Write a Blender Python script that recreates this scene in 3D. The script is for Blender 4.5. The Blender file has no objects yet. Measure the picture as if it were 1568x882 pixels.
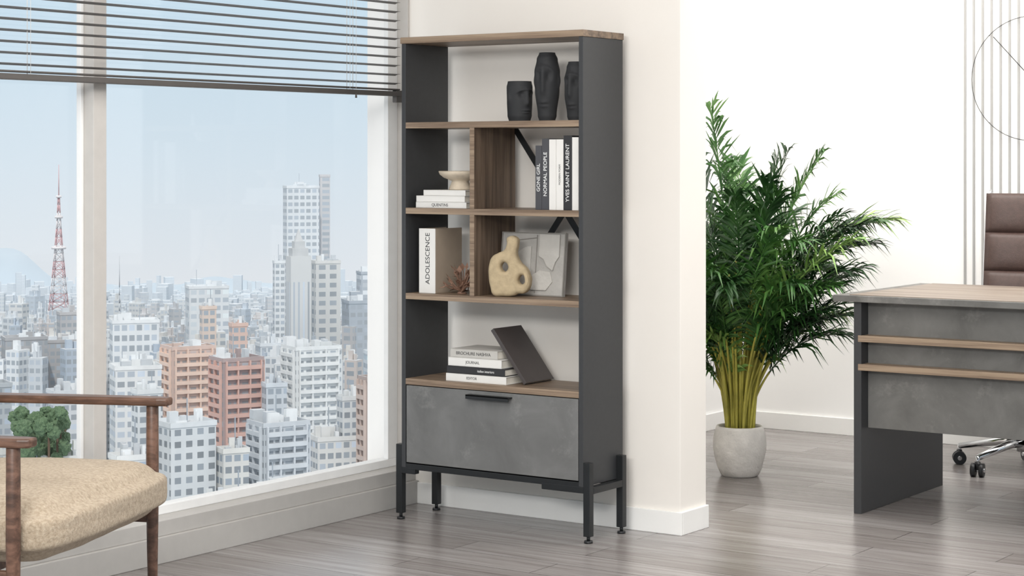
import bpy, bmesh, math, random
from mathutils import Vector, Matrix, noise
random.seed(7)
scene = bpy.context.scene
COL = scene.collection
pi = math.pi

# ------------------------------------------------------------------ utils
def C(r, g=None, b=None):
    if g is None:
        h = r.lstrip('#'); r, g, b = int(h[0:2],16), int(h[2:4],16), int(h[4:6],16)
    def f(v):
        v /= 255.0
        return v/12.92 if v <= .04045 else ((v+.055)/1.055)**2.4
    return (f(r), f(g), f(b), 1.0)

def newmat(name):
    m = bpy.data.materials.new(name); m.use_nodes = True
    nt = m.node_tree
    return m, nt, nt.nodes['Principled BSDF']

def mapped(nt, scale=(1,1,1), coord='Object'):
    tc = nt.nodes.new('ShaderNodeTexCoord'); mp = nt.nodes.new('ShaderNodeMapping')
    mp.inputs['Scale'].default_value = scale
    nt.links.new(tc.outputs[coord], mp.inputs['Vector'])
    return mp.outputs['Vector']

def noise_node(nt, vec, scale, detail=4, rough=.55, dist=0):
    n = nt.nodes.new('ShaderNodeTexNoise')
    n.inputs['Scale'].default_value = scale; n.inputs['Detail'].default_value = detail
    n.inputs['Roughness'].default_value = rough; n.inputs['Distortion'].default_value = dist
    if vec is not None: nt.links.new(vec, n.inputs['Vector'])
    return n.outputs['Fac']

def ramp(nt, fac, stops):
    r = nt.nodes.new('ShaderNodeValToRGB')
    els = r.color_ramp.elements
    while len(els) < len(stops): els.new(.5)
    for e, (p, c) in zip(els, stops):
        e.position = p; e.color = c
    nt.links.new(fac, r.inputs['Fac'])
    return r.outputs['Color']

def bump(nt, bsdf, height, strength=.2, dist=.01):
    b = nt.nodes.new('ShaderNodeBump')
    b.inputs['Strength'].default_value = strength; b.inputs['Distance'].default_value = dist
    nt.links.new(height, b.inputs['Height']); nt.links.new(b.outputs['Normal'], bsdf.inputs['Normal'])

def mat(name, col, rough=.5, metal=0, var=.08, vs=20, bmp=0, bs=200, bd=.001, spec=.5):
    m, nt, b = newmat(name)
    v = mapped(nt)
    n = noise_node(nt, v, vs, 4)
    lo = tuple(max(0, c*(1-var)) for c in col[:3])+(1,)
    hi = tuple(min(1, c*(1+var)) for c in col[:3])+(1,)
    nt.links.new(ramp(nt, n, [(.3, lo), (.7, hi)]), b.inputs['Base Color'])
    b.inputs['Roughness'].default_value = rough; b.inputs['Metallic'].default_value = metal
    b.inputs['Specular IOR Level'].default_value = spec
    if bmp:
        bump(nt, b, noise_node(nt, v, bs, 3), bmp, bd)
    return m

def wood(name, dark, mid, light, scale, rough=.45):
    m, nt, b = newmat(name)
    v = mapped(nt, scale)
    n = noise_node(nt, v, 1.0, 8, .62, .6)
    n2 = noise_node(nt, mapped(nt, tuple(s*3.5 for s in scale)), 1.0, 4, .6, .2)
    mx = nt.nodes.new('ShaderNodeMath'); mx.operation = 'MULTIPLY_ADD'
    nt.links.new(n2, mx.inputs[0]); mx.inputs[1].default_value = .35; 
    ad = nt.nodes.new('ShaderNodeMath'); ad.operation='MULTIPLY'; ad.inputs[1].default_value = .8
    nt.links.new(n, ad.inputs[0]); nt.links.new(ad.outputs[0], mx.inputs[2])
    nt.links.new(ramp(nt, mx.outputs[0], [(.44, dark), (.56, mid), (.69, light)]), b.inputs['Base Color'])
    b.inputs['Roughness'].default_value = rough
    bump(nt, b, mx.outputs[0], .08, .002)
    return m

def concrete(name, dark, mid, light, speck):
    m, nt, b = newmat(name)
    v = mapped(nt)
    n = noise_node(nt, v, 5.5, 8, .62, .5)
    base = ramp(nt, n, [(.32, dark), (.5, mid), (.68, light)])
    s = noise_node(nt, v, 7, 12, .78, 0)
    mask = ramp(nt, s, [(.55, (0,0,0,1)), (.68, (1,1,1,1))])
    mix = nt.nodes.new('ShaderNodeMix'); mix.data_type = 'RGBA'
    mu = nt.nodes.new('ShaderNodeMath'); mu.operation='MULTIPLY'; mu.inputs[1].default_value=.5
    nt.links.new(mask, mu.inputs[0]); nt.links.new(mu.outputs[0], mix.inputs[0])
    nt.links.new(base, mix.inputs[6]); mix.inputs[7].default_value = speck
    nt.links.new(mix.outputs[2], b.inputs['Base Color'])
    b.inputs['Roughness'].default_value = .55
    bump(nt, b, s, .08, .002)
    return m

def empty(name, loc=(0,0,0), rotz=0):
    e = bpy.data.objects.new(name, None); COL.objects.link(e)
    e.location = loc; e.rotation_euler = (0,0,rotz); e.empty_display_size=.1
    return e

class MB:
    def __init__(s): s.v=[]; s.f=[]; s.m=[]; s.sm=[]; s.mats=[]
    def mi(s, m):
        if m not in s.mats: s.mats.append(m)
        return s.mats.index(m)
    def add(s, vs, fs, m, smooth=False, M=None):
        o = len(s.v); k = s.mi(m)
        for p in vs:
            p = Vector(p)
            s.v.append(M @ p if M is not None else p)
        for f in fs:
            s.f.append([i+o for i in f]); s.m.append(k); s.sm.append(smooth)
    def box(s, x0,x1,y0,y1,z0,z1, m, M=None):
        vs=[(x0,y0,z0),(x1,y0,z0),(x1,y1,z0),(x0,y1,z0),(x0,y0,z1),(x1,y0,z1),(x1,y1,z1),(x0,y1,z1)]
        fs=[(0,3,2,1),(4,5,6,7),(0,1,5,4),(1,2,6,5),(2,3,7,6),(3,0,4,7)]
        s.add(vs,fs,m,False,M)
    def beam(s, p0, p1, w, h, m, M=None):
        p0=Vector(p0); p1=Vector(p1); d=(p1-p0); L=d.length; d.normalize()
        up = Vector((0,0,1)) if abs(d.z)<.95 else Vector((0,1,0))
        sd = d.cross(up).normalized(); up2 = sd.cross(d).normalized()
        R = Matrix((sd, d, up2)).transposed().to_4x4(); R.translation = p0
        if M is not None: R = M @ R
        s.box(-w/2,w/2,0,L,-h/2,h/2,m,R)
    def cyl(s, p0, p1, r0, r1, m, seg=16, cap=True, M=None, smooth=True):
        s.tube([p0,p1],[r0,r1],m,seg,cap,M,smooth)
    def tube(s, pts, rs, m, seg=10, cap=True, M=None, smooth=True):
        pts=[Vector(p) for p in pts]; vs=[]; n=len(pts)
        ref=None
        for i,p in enumerate(pts):
            t=(pts[min(i+1,n-1)]-pts[max(i-1,0)]).normalized()
            if ref is None:
                ref = t.cross(Vector((0,0,1)))
                if ref.length<.05: ref=t.cross(Vector((0,1,0)))
                ref.normalize()
            ref=(ref-t*ref.dot(t)).normalized(); b=t.cross(ref)
            for k in range(seg):
                a=2*pi*k/seg
                vs.append(p+(ref*math.cos(a)+b*math.sin(a))*rs[i])
        fs=[]
        for i in range(n-1):
            for k in range(seg):
                k2=(k+1)%seg
                fs.append((i*seg+k,i*seg+k2,(i+1)*seg+k2,(i+1)*seg+k))
        s.add(vs,fs,m,smooth,M)
        if cap:
            o=len(s.v)-len(vs); k=s.mi(m)
            s.f.append([o+i for i in range(seg)][::-1]); s.m.append(k); s.sm.append(False)
            s.f.append([o+(n-1)*seg+i for i in range(seg)]); s.m.append(k); s.sm.append(False)
    def lathe(s, prof, m, seg=48, M=None, fn=None):
        vs=[]; n=len(prof)
        for i,(r,z) in enumerate(prof):
            for k in range(seg):
                a=2*pi*k/seg
                rr = r + (fn(i/(n-1),a,z) if fn else 0)
                vs.append((rr*math.cos(a), rr*math.sin(a), z))
        fs=[]
        for i in range(n-1):
            for k in range(seg):
                k2=(k+1)%seg
                fs.append((i*seg+k,i*seg+k2,(i+1)*seg+k2,(i+1)*seg+k))
        fs.append(tuple(range(seg))[::-1])
        fs.append(tuple((n-1)*seg+k for k in range(seg)))
        s.add(vs,fs,m,True,M)
    def obj(s, name, parent=None, bevel=0, seg=2, loc=None):
        me=bpy.data.meshes.new(name)
        me.from_pydata([tuple(v) for v in s.v],[],s.f)
        for m in s.mats: me.materials.append(m)
        for p,k,sm in zip(me.polygons,s.m,s.sm):
            p.material_index=k; p.use_smooth=sm
        me.update()
        o=bpy.data.objects.new(name,me); COL.objects.link(o)
        if parent: o.parent=parent
        if loc: o.location=loc
        if bevel:
            b=o.modifiers.new('bevel','BEVEL'); b.width=bevel; b.segments=seg; b.limit_method='ANGLE'; b.angle_limit=.7
            b.harden_normals=False
        return o

def boxo(name, x0,x1,y0,y1,z0,z1,m,parent=None,bevel=.0012):
    b=MB(); b.box(x0,x1,y0,y1,z0,z1,m); return b.obj(name,parent,bevel)

# ------------------------------------------------------------------ materials
M_wall  = mat('wall_paint', C('#eee9e2'), .85, var=.012, vs=3, bmp=.05, bs=300)
M_wallb = mat('wall_paint_bright', C('#f8f7f5'), .85, var=.01, vs=3)
M_ceil  = mat('ceiling_paint', C('#f5f4f2'), .9, var=.01)
M_base  = mat('baseboard_paint', C('#f2f1ee'), .45, var=.01)
M_frame = mat('window_frame_grey', C('#c2beb9'), .5, var=.03)
M_framew= mat('window_frame_white', C('#ededec'), .45, var=.02)
M_sill  = mat('parapet_grey', C('#b6b3af'), .6, var=.03)
M_dark  = mat('anthracite_board', C('#353638'), .5, var=.05, vs=60)
M_metal = mat('black_metal', C('#242628'), .42, .3, var=.05)
M_woodX = wood('walnut_x', C('#554538'), C('#786655'), C('#937d68'), (1.2, 26, 26))
M_woodZ = wood('walnut_z', C('#40342b'), C('#5c4c3f'), C('#756353'), (30, 26, 1.1))
M_edge  = wood('walnut_edge', C('#705d4c'), C('#887461'), C('#9e8a74'), (1.5, 30, 60))
M_woodD = wood('desk_walnut', C('#62544a'), C('#786a5d'), C('#8c7e71'), (1.0, 18, 18))
M_armw  = wood('armchair_walnut', C('#3f2c22'), C('#583f32'), C('#705344'), (5, 30, 30), .4)
M_conc  = concrete('concrete_board', C('#626261'), C('#6b6b6a'), C('#757574'), C('#8e8e8b'))
M_conc2 = concrete('concrete_board_desk', C('#5d5c59'), C('#696865'), C('#747370'), C('#918f8b'))
M_black = mat('matte_black_ceramic', C('#2a2b2d'), .75, var=.1, bmp=.15, bs=400)
M_chrome= mat('chrome', C('#d8dadd'), .12, 1, var=.02)
M_leather=mat('brown_leather', C('#4d3c37'), .42, var=.12, vs=60, bmp=.3, bs=300, bd=.002)
M_rubber= mat('black_plastic', C('#202124'), .4, var=.05)
M_paper = mat('book_pages', C('#e6e0d4'), .85, var=.06, vs=150)
M_cwhite= mat('book_cover_white', C('#e2e0dc'), .5, var=.02)
M_cgrey = mat('book_cover_grey', C('#bdbab4'), .5, var=.03)
M_cdark = mat('book_cover_dark', C('#46464a'), .5, var=.05)
M_cblack= mat('book_cover_black', C('#2b2a2c'), .45, var=.05)
M_ctaupe= mat('book_cover_taupe', C('#a99a89'), .6, var=.04)
M_cbrown= mat('book_cover_brownblack', C('#474140'), .4, var=.06)
M_textd = mat('print_dark', C('#2d2d2f'), .6)
M_textw = mat('print_white', C('#f0f0ee'), .6)
M_trav  = mat('travertine', C('#cdbfab'), .7, var=.12, vs=30, bmp=.3, bs=90, bd=.003)
M_sand  = mat('sandstone_ceramic', C('#b3a182'), .85, var=.12, vs=45, bmp=.4, bs=120, bd=.003)
M_art   = mat('relief_plaster', C('#b3b0ab'), .85, var=.12, vs=12, bmp=.6, bs=60, bd=.004)
M_art2  = mat('relief_plaster_light', C('#c6c3bd'), .85, var=.08, vs=12, bmp=.5, bs=60, bd=.004)
M_artf  = mat('relief_frame', C('#8e8a84'), .6, var=.05)
M_dried = mat('dried_flower', C('#8a6a58'), .6, var=.25, vs=40)
M_pot   = mat('stone_pot', C('#e4e1dc'), .8, var=.12, vs=14, bmp=.6, bs=35, bd=.008)
M_soil  = mat('soil', C('#4a3a2c'), .95, var=.3, vs=60)
M_stem  = mat('palm_stem', C('#b0a94c'), .5, var=.35, vs=9)
M_blind = mat('blind_slat', C('#625e5b'), .45, .1, var=.04)
M_rail  = mat('blind_rail', C('#55514e'), .45, .1, var=.04)
M_wire  = mat('thin_black_wire', C('#3a3a3a'), .4, .2)
M_slat  = mat('wall_slat_grey', C('#a5a4a2'), .7, var=.02)

def leafmat(name, a, b_, c_, rough=.4):
    m, nt, b = newmat(name)
    n = noise_node(nt, mapped(nt), 7, 3)
    nt.links.new(ramp(nt, n, [(.35, a), (.5, b_), (.68, c_)]), b.inputs['Base Color'])
    b.inputs['Roughness'].default_value=rough
    return m
M_leaf1 = leafmat('palm_leaf_dark', C('#152f15'), C('#234620'), C('#3a612d'))
M_leaf2 = leafmat('palm_leaf_mid', C('#2a5124'), C('#3f6c30'), C('#618842'))
M_leaf3 = leafmat('palm_leaf_light', C('#557f3a'), C('#779c4d'), C('#a3bc70'))

def fabric():
    m, nt, b = newmat('boucle_fabric')
    v = mapped(nt)
    n = noise_node(nt, v, 110, 5, .7)
    nt.links.new(ramp(nt, n, [(.32, C('#93846f')), (.5, C('#ab9b86')), (.68, C('#bcae9a'))]), b.inputs['Base Color'])
    b.inputs['Roughness'].default_value=.95
    b.inputs['Sheen Weight'].default_value=.1
    bump(nt, b, n, .8, .006)
    return m
M_fab = fabric()

def floor_mat():
    m, nt, b = newmat('grey_oak_planks')
    v = mapped(nt)
    br = nt.nodes.new('ShaderNodeTexBrick')
    br.offset=.37; br.offset_frequency=2
    nt.links.new(v, br.inputs['Vector'])
    br.inputs['Scale'].default_value=1
    br.inputs['Brick Width'].default_value=1.15; br.inputs['Row Height'].default_value=.165
    br.inputs['Mortar Size'].default_value=.0018; br.inputs['Mortar Smooth'].default_value=.2
    br.inputs['Color1'].default_value=C('#8d8886'); br.inputs['Color2'].default_value=C('#a8a5a4')
    br.inputs['Mortar'].default_value=C('#5a5553')
    g = noise_node(nt, mapped(nt,(1.4,34,1)), 1.0, 10, .74, 1.1)
    gc = ramp(nt, g, [(.32, C('#978d88')), (.48, C('#d2cdca')), (.66, C('#ffffff'))])
    mix = nt.nodes.new('ShaderNodeMix'); mix.data_type='RGBA'; mix.blend_type='MULTIPLY'
    mix.inputs[0].default_value=.75
    nt.links.new(br.outputs['Color'], mix.inputs[6]); nt.links.new(gc, mix.inputs[7])
    nt.links.new(mix.outputs[2], b.inputs['Base Color'])
    rr = nt.nodes.new('ShaderNodeMapRange'); nt.links.new(g, rr.inputs['Value'])
    rr.inputs['To Min'].default_value=.32; rr.inputs['To Max'].default_value=.16
    nt.links.new(rr.outputs['Result'], b.inputs['Roughness'])
    inv = nt.nodes.new('ShaderNodeMath'); inv.operation='MULTIPLY_ADD'
    nt.links.new(br.outputs['Fac'], inv.inputs[0]); inv.inputs[1].default_value=-1.0
    nt.links.new(g, inv.inputs[2])
    bump(nt, b, inv.outputs[0], .12, .002)
    return m
M_floor = floor_mat()

# ------------------------------------------------------------------ camera
TH = math.radians(34.5)
F = Vector((-math.sin(TH), math.cos(TH), 0)); R = Vector((math.cos(TH), math.sin(TH), 0))
cam_d = bpy.data.cameras.new('camera'); cam = bpy.data.objects.new('camera', cam_d); COL.objects.link(cam)
cam.location=(0,0,1.30); cam.rotation_euler=(pi/2,0,TH)
cam_d.lens=68.88; cam_d.sensor_width=36; cam_d.shift_y=-.125; cam_d.clip_end=8000; cam_d.clip_start=.05
scene.camera=cam
try:
    scene.view_settings.view_transform='Standard'
    scene.view_settings.look='None'
except Exception as e: print(e)

# ------------------------------------------------------------------ room shell
boxo('floor', -4.75, 3.5, -2.0, 8.7, -.12, 0, M_floor, bevel=0)
boxo('ceiling', -4.75, 3.5, -2.0, 8.7, 2.8, 2.95, M_ceil, bevel=0)
boxo('wall_back', -4.75, 3.5, 8.53, 8.7, 0, 2.8, M_wallb, bevel=0)
boxo('wall_partition', -4.56, -3.365, 5.925, 6.11, 0, 2.8, M_wall, bevel=.002)
boxo('wall_left_rear', -4.75, -4.56, 5.925, 8.53, 0, 2.8, M_wallb, bevel=0)
boxo('wall_left_header', -4.75, -4.56, -2.0, 5.925, 2.55, 2.8, M_wall, bevel=0)
b=MB()
b.box(-4.75,-4.50,-2.0,5.925,0,.085,M_sill); b.box(-4.75,-4.515,-2.0,5.925,.085,.135,M_sill)
b.obj('wall_left_parapet',None,.002)
# baseboards
b=MB(); b.box(-4.50,-3.353,5.913,5.925,0,.08,M_base); b.box(-3.365,-3.353,5.925,6.11,0,.08,M_base)
b.obj('baseboard_partition',None,.002)
boxo('baseboard_back', -4.56,3.5,8.517,8.53,0,.08,M_base,bevel=.002)
boxo('baseboard_left', -4.56,-4.547,6.11,8.517,0,.08,M_base,bevel=.002)

# windows
def glassmat():
    m=bpy.data.materials.new('window_glass'); m.use_nodes=True; nt=m.node_tree
    nt.nodes.clear()
    o=nt.nodes.new('ShaderNodeOutputMaterial'); t=nt.nodes.new('ShaderNodeBsdfTransparent'); g=nt.nodes.new('ShaderNodeBsdfGlossy')
    g.inputs['Roughness'].default_value=.02; mx=nt.nodes.new('ShaderNodeMixShader'); mx.inputs[0].default_value=.02
    nt.links.new(t.outputs[0],mx.inputs[1]); nt.links.new(g.outputs[0],mx.inputs[2]); nt.links.new(mx.outputs[0],o.inputs[0])
    return m
M_glass=glassmat()
def window(name,y0,y1,rs):
    e=empty(name)
    fb=MB(); z0,z1=.135,2.55; xa,xb=-4.615,-4.594
    fb.box(xa-.03,xb,y0,y1,z0,z0+.03,M_framew); fb.box(xa,xb,y0,y1,z1-.04,z1,M_framew)
    fb.box(xa,xb,y0,y0+.02,z0+.03,z1-.04,M_framew); fb.box(xa,xb,y1-rs,y1,z0+.03,z1-.04,M_framew)
    fb.obj('window_sash',e,.002)
    g=MB(); g.box(-4.610,-4.606,y0+.02,y1-rs,z0+.03,z1-.04,M_glass); g.obj('window_pane',e)
    return e
window('window_1',4.365,5.913,.058)
window('window_2',2.565,4.31,.012)
window('window_3',0.765,2.51,.012)
b=MB()
for y0,y1 in ((4.31,4.365),(2.51,2.565),(.71,.765)):
    b.box(-4.617,-4.55,y0,y1,.135,2.55,M_frame)
b.box(-4.75,-4.56,-2.0,.71,.135,2.55,M_wall); b.box(-4.617,-4.545,5.913,5.925,.135,2.55,M_frame)
b.obj('trim_window_mullions',None,.002)

# ------------------------------------------------------------------ venetian blind
bl=empty('venetian_blind')
b=MB()
z=1.585
while z<2.48:
    w=.0125
    Mx=Matrix.Translation((-4.505,0,z))@Matrix.Rotation(-.20,4,'Y')
    n=4; vs=[]
    for i in range(n+1):
        xx=-w+2*w*i/n; zz=.0018*(1-(xx/w)**2)
        vs+= [(xx,2.65,zz),(xx,5.80,zz),(xx,2.65,zz-.001),(xx,5.80,zz-.001)]
    fs=[]
    for i in range(n):
        a=4*i; c=4*(i+1)
        fs+=[(a,c,c+1,a+1),(a+2,a+3,c+3,c+2)]
    fs+=[(0,1,3,2),(4*n,4*n+2,4*n+3,4*n+1)]
    b.add(vs,fs,M_blind,False,Mx)
    z+=.0335
b.obj('slats',bl)
b=MB()
b.box(-4.522,-4.488,2.65,5.80,1.538,1.556,M_rail); b.box(-4.518,-4.492,2.65,5.80,1.560,1.566,M_rail)
b.box(-4.53,-4.48,2.65,5.82,2.49,2.54,M_rail)
b.box(-4.515,-4.495,5.78,5.815,1.515,1.56,M_rail)
b.obj('rails',bl,.002)
b=MB()
for y in (2.9,4.0,5.50,5.535):
    b.cyl((-4.505,y,1.55),(-4.505,y,2.5),.0012,.0012,M_framew,6)
    b.cyl((-4.490,y,1.55),(-4.490,y,2.5),.0008,.0008,M_framew,6)
b.cyl((-4.478,5.52,1.525),(-4.478,5.52,1.54),.004,.003,M_rail,10)
b.obj('cords',bl)

# ------------------------------------------------------------------ bookcase
bc=empty('bookcase')
XL,XR,Y0,Y1=-4.342,-3.565,5.613,5.872
b=MB()
b.box(XL,XL+.018,Y0,Y1,.190,1.720,M_dark); b.box(XR-.018,XR,Y0,Y1,.190,1.720,M_dark)
b.box(XL+.018,XR-.018,Y0+.003,Y1,.190,.205,M_dark)
b.obj('side_panels',bc,.0012)
b=MB(); b.box(XL-.003,XR+.003,Y0-.003,Y1+.002,1.720,1.743,M_woodX)
for zt in (1.436,1.128,.820,.512):
    b.box(XL+.018,XR-.018,Y0+.002,Y1-.002,zt-.022,zt,M_woodX)
b.obj('shelves',bc,.001)
b=MB()
for zt in (1.743,):
    b.box(XL-.003,XR+.003,Y0-.0042,Y0-.003,zt-.022,zt-.001,M_edge)
for zt in (1.436,1.128,.820,.512):
    b.box(XL+.018,XR-.018,Y0+.0008,Y0+.002,zt-.0215,zt-.0005,M_edge)
for za,zb in ((1.128,1.414),(.820,1.106)):
    b.box(-4.0395,-4.0205,Y0+.0008,Y0+.002,za+.0005,zb-.0005,M_edge)
b.obj('edge_banding',bc)
b=MB()
for za,zb in ((1.128,1.414),(.820,1.106)):
    b.box(-4.040,-4.020,Y0+.002,Y1-.002,za,zb,M_woodZ)
b.obj('divider',bc,.001)
b=MB(); b.box(XL+.021,XR-.021,Y0+.001,Y0+.019,.209,.487,M_conc)
b.obj('drawer_front',bc,.0015)
b=MB(); b.box(XL+.03,XR-.03,Y0+.02,Y1-.01,.206,.485,M_dark); b.obj('drawer_box',bc)
b=MB(); b.box(-4.040,-3.857,Y0-.026,Y0+.001,.470,.475,M_metal); b.box(-4.040,-3.857,Y0-.026,Y0-.022,.460,.475,M_metal)
b.obj('handle',bc,.001)
b=MB()
b.beam((-4.02,Y1-.004,1.415),(-3.585,Y1-.004,.82),.004,.022,M_metal)
b.beam((-3.585,Y1-.009,1.415),(-4.02,Y1-.009,.82),.004,.022,M_metal)
b.obj('cross_brace',bc)
b=MB()
for sx,xa,xb in ((1,XR,XR+.026),(-1,XL-.026,XL)):
    for ya in (5.613,5.828):
        b.box(xa,xb,ya,ya+.026,.022,.272,M_metal)
    b.box(xa, xb, 5.639,5.828,.165,.188,M_metal)
    for ya in (5.613,5.828):
        if sx>0: b.box(XR-.17,XR,ya,ya+.026,.168,.190,M_metal)
        else: b.box(XL,XL+.06,ya,ya+.026,.168,.190,M_metal)
b.box(XL,XR,Y0+.001,Y0+.012,.184,.205,M_metal)
b.obj('leg_frame',bc,.0015)
b=MB()
for xc in (XR+.013,XL-.013):
    for yc in (5.626,5.841):
        b.cyl((xc,yc,0),(xc,yc,.008),.015,.014,M_rubber,20)
        b.cyl((xc,yc,.008),(xc,yc,.024),.006,.006,M_metal,12)
b.obj('glides',bc)

# ------------------------------------------------------------------ face vases
def face_vase(name, loc, H, prof, ang):
    N=70
    def rad(t):
        for (a,ra),(c,rc) in zip(prof,prof[1:]):
            if a<=t<=c:
                k=(t-a)/(c-a); k=k*k*(3-2*k); return ra+(rc-ra)*k
        return prof[-1][1]
    P=[(rad(i/N),H*i/N) for i in range(N+1)]
    P=[(.001,0.0005)]+P[0:]+[(rad(1)*.86,H*1.0),(rad(1)*.80,H*.97),(rad(1)*.8,H*.80),(.001,H*.79)]
    def fn(i,a,z):
        t=z/H
        if i>(N+1)/(N+5): return 0
        d=(a-ang+pi)%(2*pi)-pi
        v=0
        s=lambda x:1/(1+math.exp(-x))
        nose=math.exp(-(d/.17)**2)*s((t-.40)*50)*s((.80-t)*22)*(.5+.5*max(0,(.85-t)/.45))
        v+=.011*nose
        v-=.009*math.exp(-((abs(d)-.48)/.24)**2-((t-.66)/.075)**2)
        v+=.004*math.exp(-((t-(.79-.10*d*d))/.025)**2)*math.exp(-(d/.9)**4)
        v+=.006*math.exp(-(d/.30)**2-((t-.27)/.025)**2)
        v+=.005*math.exp(-(d/.28)**2-((t-.215)/.022)**2)
        v-=.004*math.exp(-(d/.36)**2-((t-.243)/.012)**2)
        v+=.006*math.exp(-((abs(d)-1.55)/.16)**2-((t-.58)/.10)**2)
        return v
    b=MB(); b.lathe(P,M_black,72,None,fn)
    return b.obj(name,None,0,loc=loc)
face_vase('face_vase',(-3.902,5.725,1.436),.142,[(0,.038),(.15,.043),(.5,.045),(.85,.046),(1,.042)],-.35)
face_vase('face_vase',(-3.785,5.725,1.436),.240,[(0,.028),(.08,.033),(.45,.043),(.72,.045),(.9,.037),(1,.028)],-1.35)
face_vase('face_vase',(-3.668,5.735,1.436),.205,[(0,.030),(.08,.034),(.45,.043),(.72,.043),(.9,.036),(1,.030)],-1.6)

# ------------------------------------------------------------------ books
def book(b, M, t, dp, h, cov, pages=M_paper):
    c=.0022
    b.box(0,c,0,dp,0,h,cov,M); b.box(t-c,t,0,dp,0,h,cov,M); b.box(c,t-c,0,c,0,h,cov,M)
    b.box(c,t-c,c,dp-.003,.003,h-.003,pages,M)
def text(body, size, loc, rot, m, parent, name='spine_text'):
    cu=bpy.data.curves.new(name,'FONT'); cu.body=body; cu.size=size; cu.extrude=.0002
    cu.align_x='CENTER'; cu.align_y='CENTER'; cu.materials.append(m)
    o=bpy.data.objects.new(name,cu); COL.objects.link(o); o.location=loc; o.rotation_euler=rot; o.parent=parent
    dg=bpy.context.evaluated_depsgraph_get()
    me=bpy.data.meshes.new_from_object(o.evaluated_get(dg))
    loc_,rot_=o.location.copy(),o.rotation_euler.copy()
    bpy.data.objects.remove(o)
    o2=bpy.data.objects.new(name,me); COL.objects.link(o2); o2.location=loc_; o2.rotation_euler=rot_; o2.parent=parent
    return o2
def vrot():  # spine text, reading bottom to top, facing -Y
    return (Matrix.Rotation(-pi/2,4,'Y')@Matrix.Rotation(pi/2,4,'X')).to_euler()
e=empty('book_row'); b=MB(); x=-3.778; yf=5.640; zb=1.128
for t,h,cov,tx,tm,ts in ((.026,.222,M_cdark,'GONE GIRL',M_textw,.017),(.029,.246,M_cdark,'NORMAL PEOPLE',M_textw,.018),
                   (.028,.243,M_cwhite,None,None,0),(.029,.243,M_cwhite,'MODERN FORM',M_textd,.009),(.034,.256,M_cblack,'YVES SAINT LAURENT',M_textw,.0185),(.026,.250,M_cwhite,None,None,0)):
    book(b,Matrix.Translation((x,yf,zb)),t,.17,h,cov)
    if tx: text(tx,ts*1.1,(x+t/2,yf-.0004,zb+h*.5),vrot(),tm,e)
    x+=t+.001
b.obj('books',e,.0008)
def hbook(b,x0,y0,z0,L,dp,t,cov,rz=0):
    M=Matrix.Translation((x0,y0,z0))@Matrix.Rotation(rz,4,'Z')@Matrix(((0,0,1,0),(0,1,0,0),(1,0,0,0),(0,0,0,1)))
    book(b,M,t,dp,L,cov)
def flipfix(o):
    bm=bmesh.new(); bm.from_mesh(o.data); bmesh.ops.recalc_face_normals(bm,faces=bm.faces); bm.to_mesh(o.data); bm.free()
e=empty('book_stack'); b=MB()
hbook(b,-4.298,5.640,1.128,.225,.16,.021,M_cwhite); hbook(b,-4.300,5.645,1.1495,.215,.16,.022,M_cwhite,.01); hbook(b,-4.275,5.655,1.172,.19,.15,.020,M_cwhite,-.02)
flipfix(b.obj('books',e,.0008))
text('QUENTINS',.015,(-4.19,5.6396,1.1385),(pi/2,0,0),M_textd,e)
e=empty('book_stack'); b=MB()
zz=.512
hbook(b,-4.163,5.640,zz,.262,.18,.027,M_cwhite); zz+=.0275
hbook(b,-4.160,5.642,zz,.252,.175,.026,M_cblack); zz+=.0265
hbook(b,-4.157,5.646,zz,.232,.17,.030,M_cwhite); zz+=.0305
hbook(b,-4.150,5.650,zz,.205,.165,.030,M_cgrey)
flipfix(b.obj('books',e,.0008))
text('EDITOR',.013,(-4.05,5.6396,.5255),(pi/2,0,0),M_textd,e)
text('italian interiors',.012,(-3.99,5.6416,.5525),(pi/2,0,0),M_textw,e)
text('JOURNAL',.014,(-4.05,5.6456,.581),(pi/2,0,0),M_textd,e)
text('BROCHURE NASHVA',.016,(-4.05,5.6496,.6115),(pi/2,0,0),M_textd,e)
# leaning dark book
b=MB()
ang=math.atan2(.143,.185)
Mb=Matrix.Translation((-3.838,5.674,.5135))@Matrix.Rotation(-ang,4,'Y')
book(b,Mb@Matrix.Translation((-.014,0,.0)),.014,.175,.232,M_cbrown)
ob=b.obj('leaning_book',None,.0008)
zmin=min((v.co.z for v in ob.data.vertices)); ob.location.z=.5122-zmin
# upright thick book
e=empty('upright_book'); b=MB()
c=.003; x0,x1,y0,y1,z0,z1=-4.290,-4.217,5.650,5.812,.820,1.053
b.box(x0,x0+c,y0,y1,z0,z1,M_ctaupe); b.box(x1-c,x1,y0+.001,y1,z0,z1,M_ctaupe); b.box(x0,x1,y0-.002,y0+.001,z0,z1,M_cwhite)
b.box(x0+c,x1-c,y0+.001,y1-.004,z0+.003,z1-.003,M_paper)
b.obj('book',e,.001)
text('ADOLESCENCE',.027,(-4.250,5.6476,.945),vrot(),M_textd,e)

# ------------------------------------------------------------------ pedestal bowl
b=MB()
P=[(.001,0),(.040,0),(.041,.004),(.038,.012),(.032,.026),(.031,.032),(.040,.036),(.060,.044),(.074,.055),(.079,.066),(.077,.068),(.070,.060),(.055,.050),(.030,.044),(.001,.042)]
b.lathe(P,M_trav,56); b.obj('pedestal_bowl',None,0,loc=(-4.165,5.730,1.1925))

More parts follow.
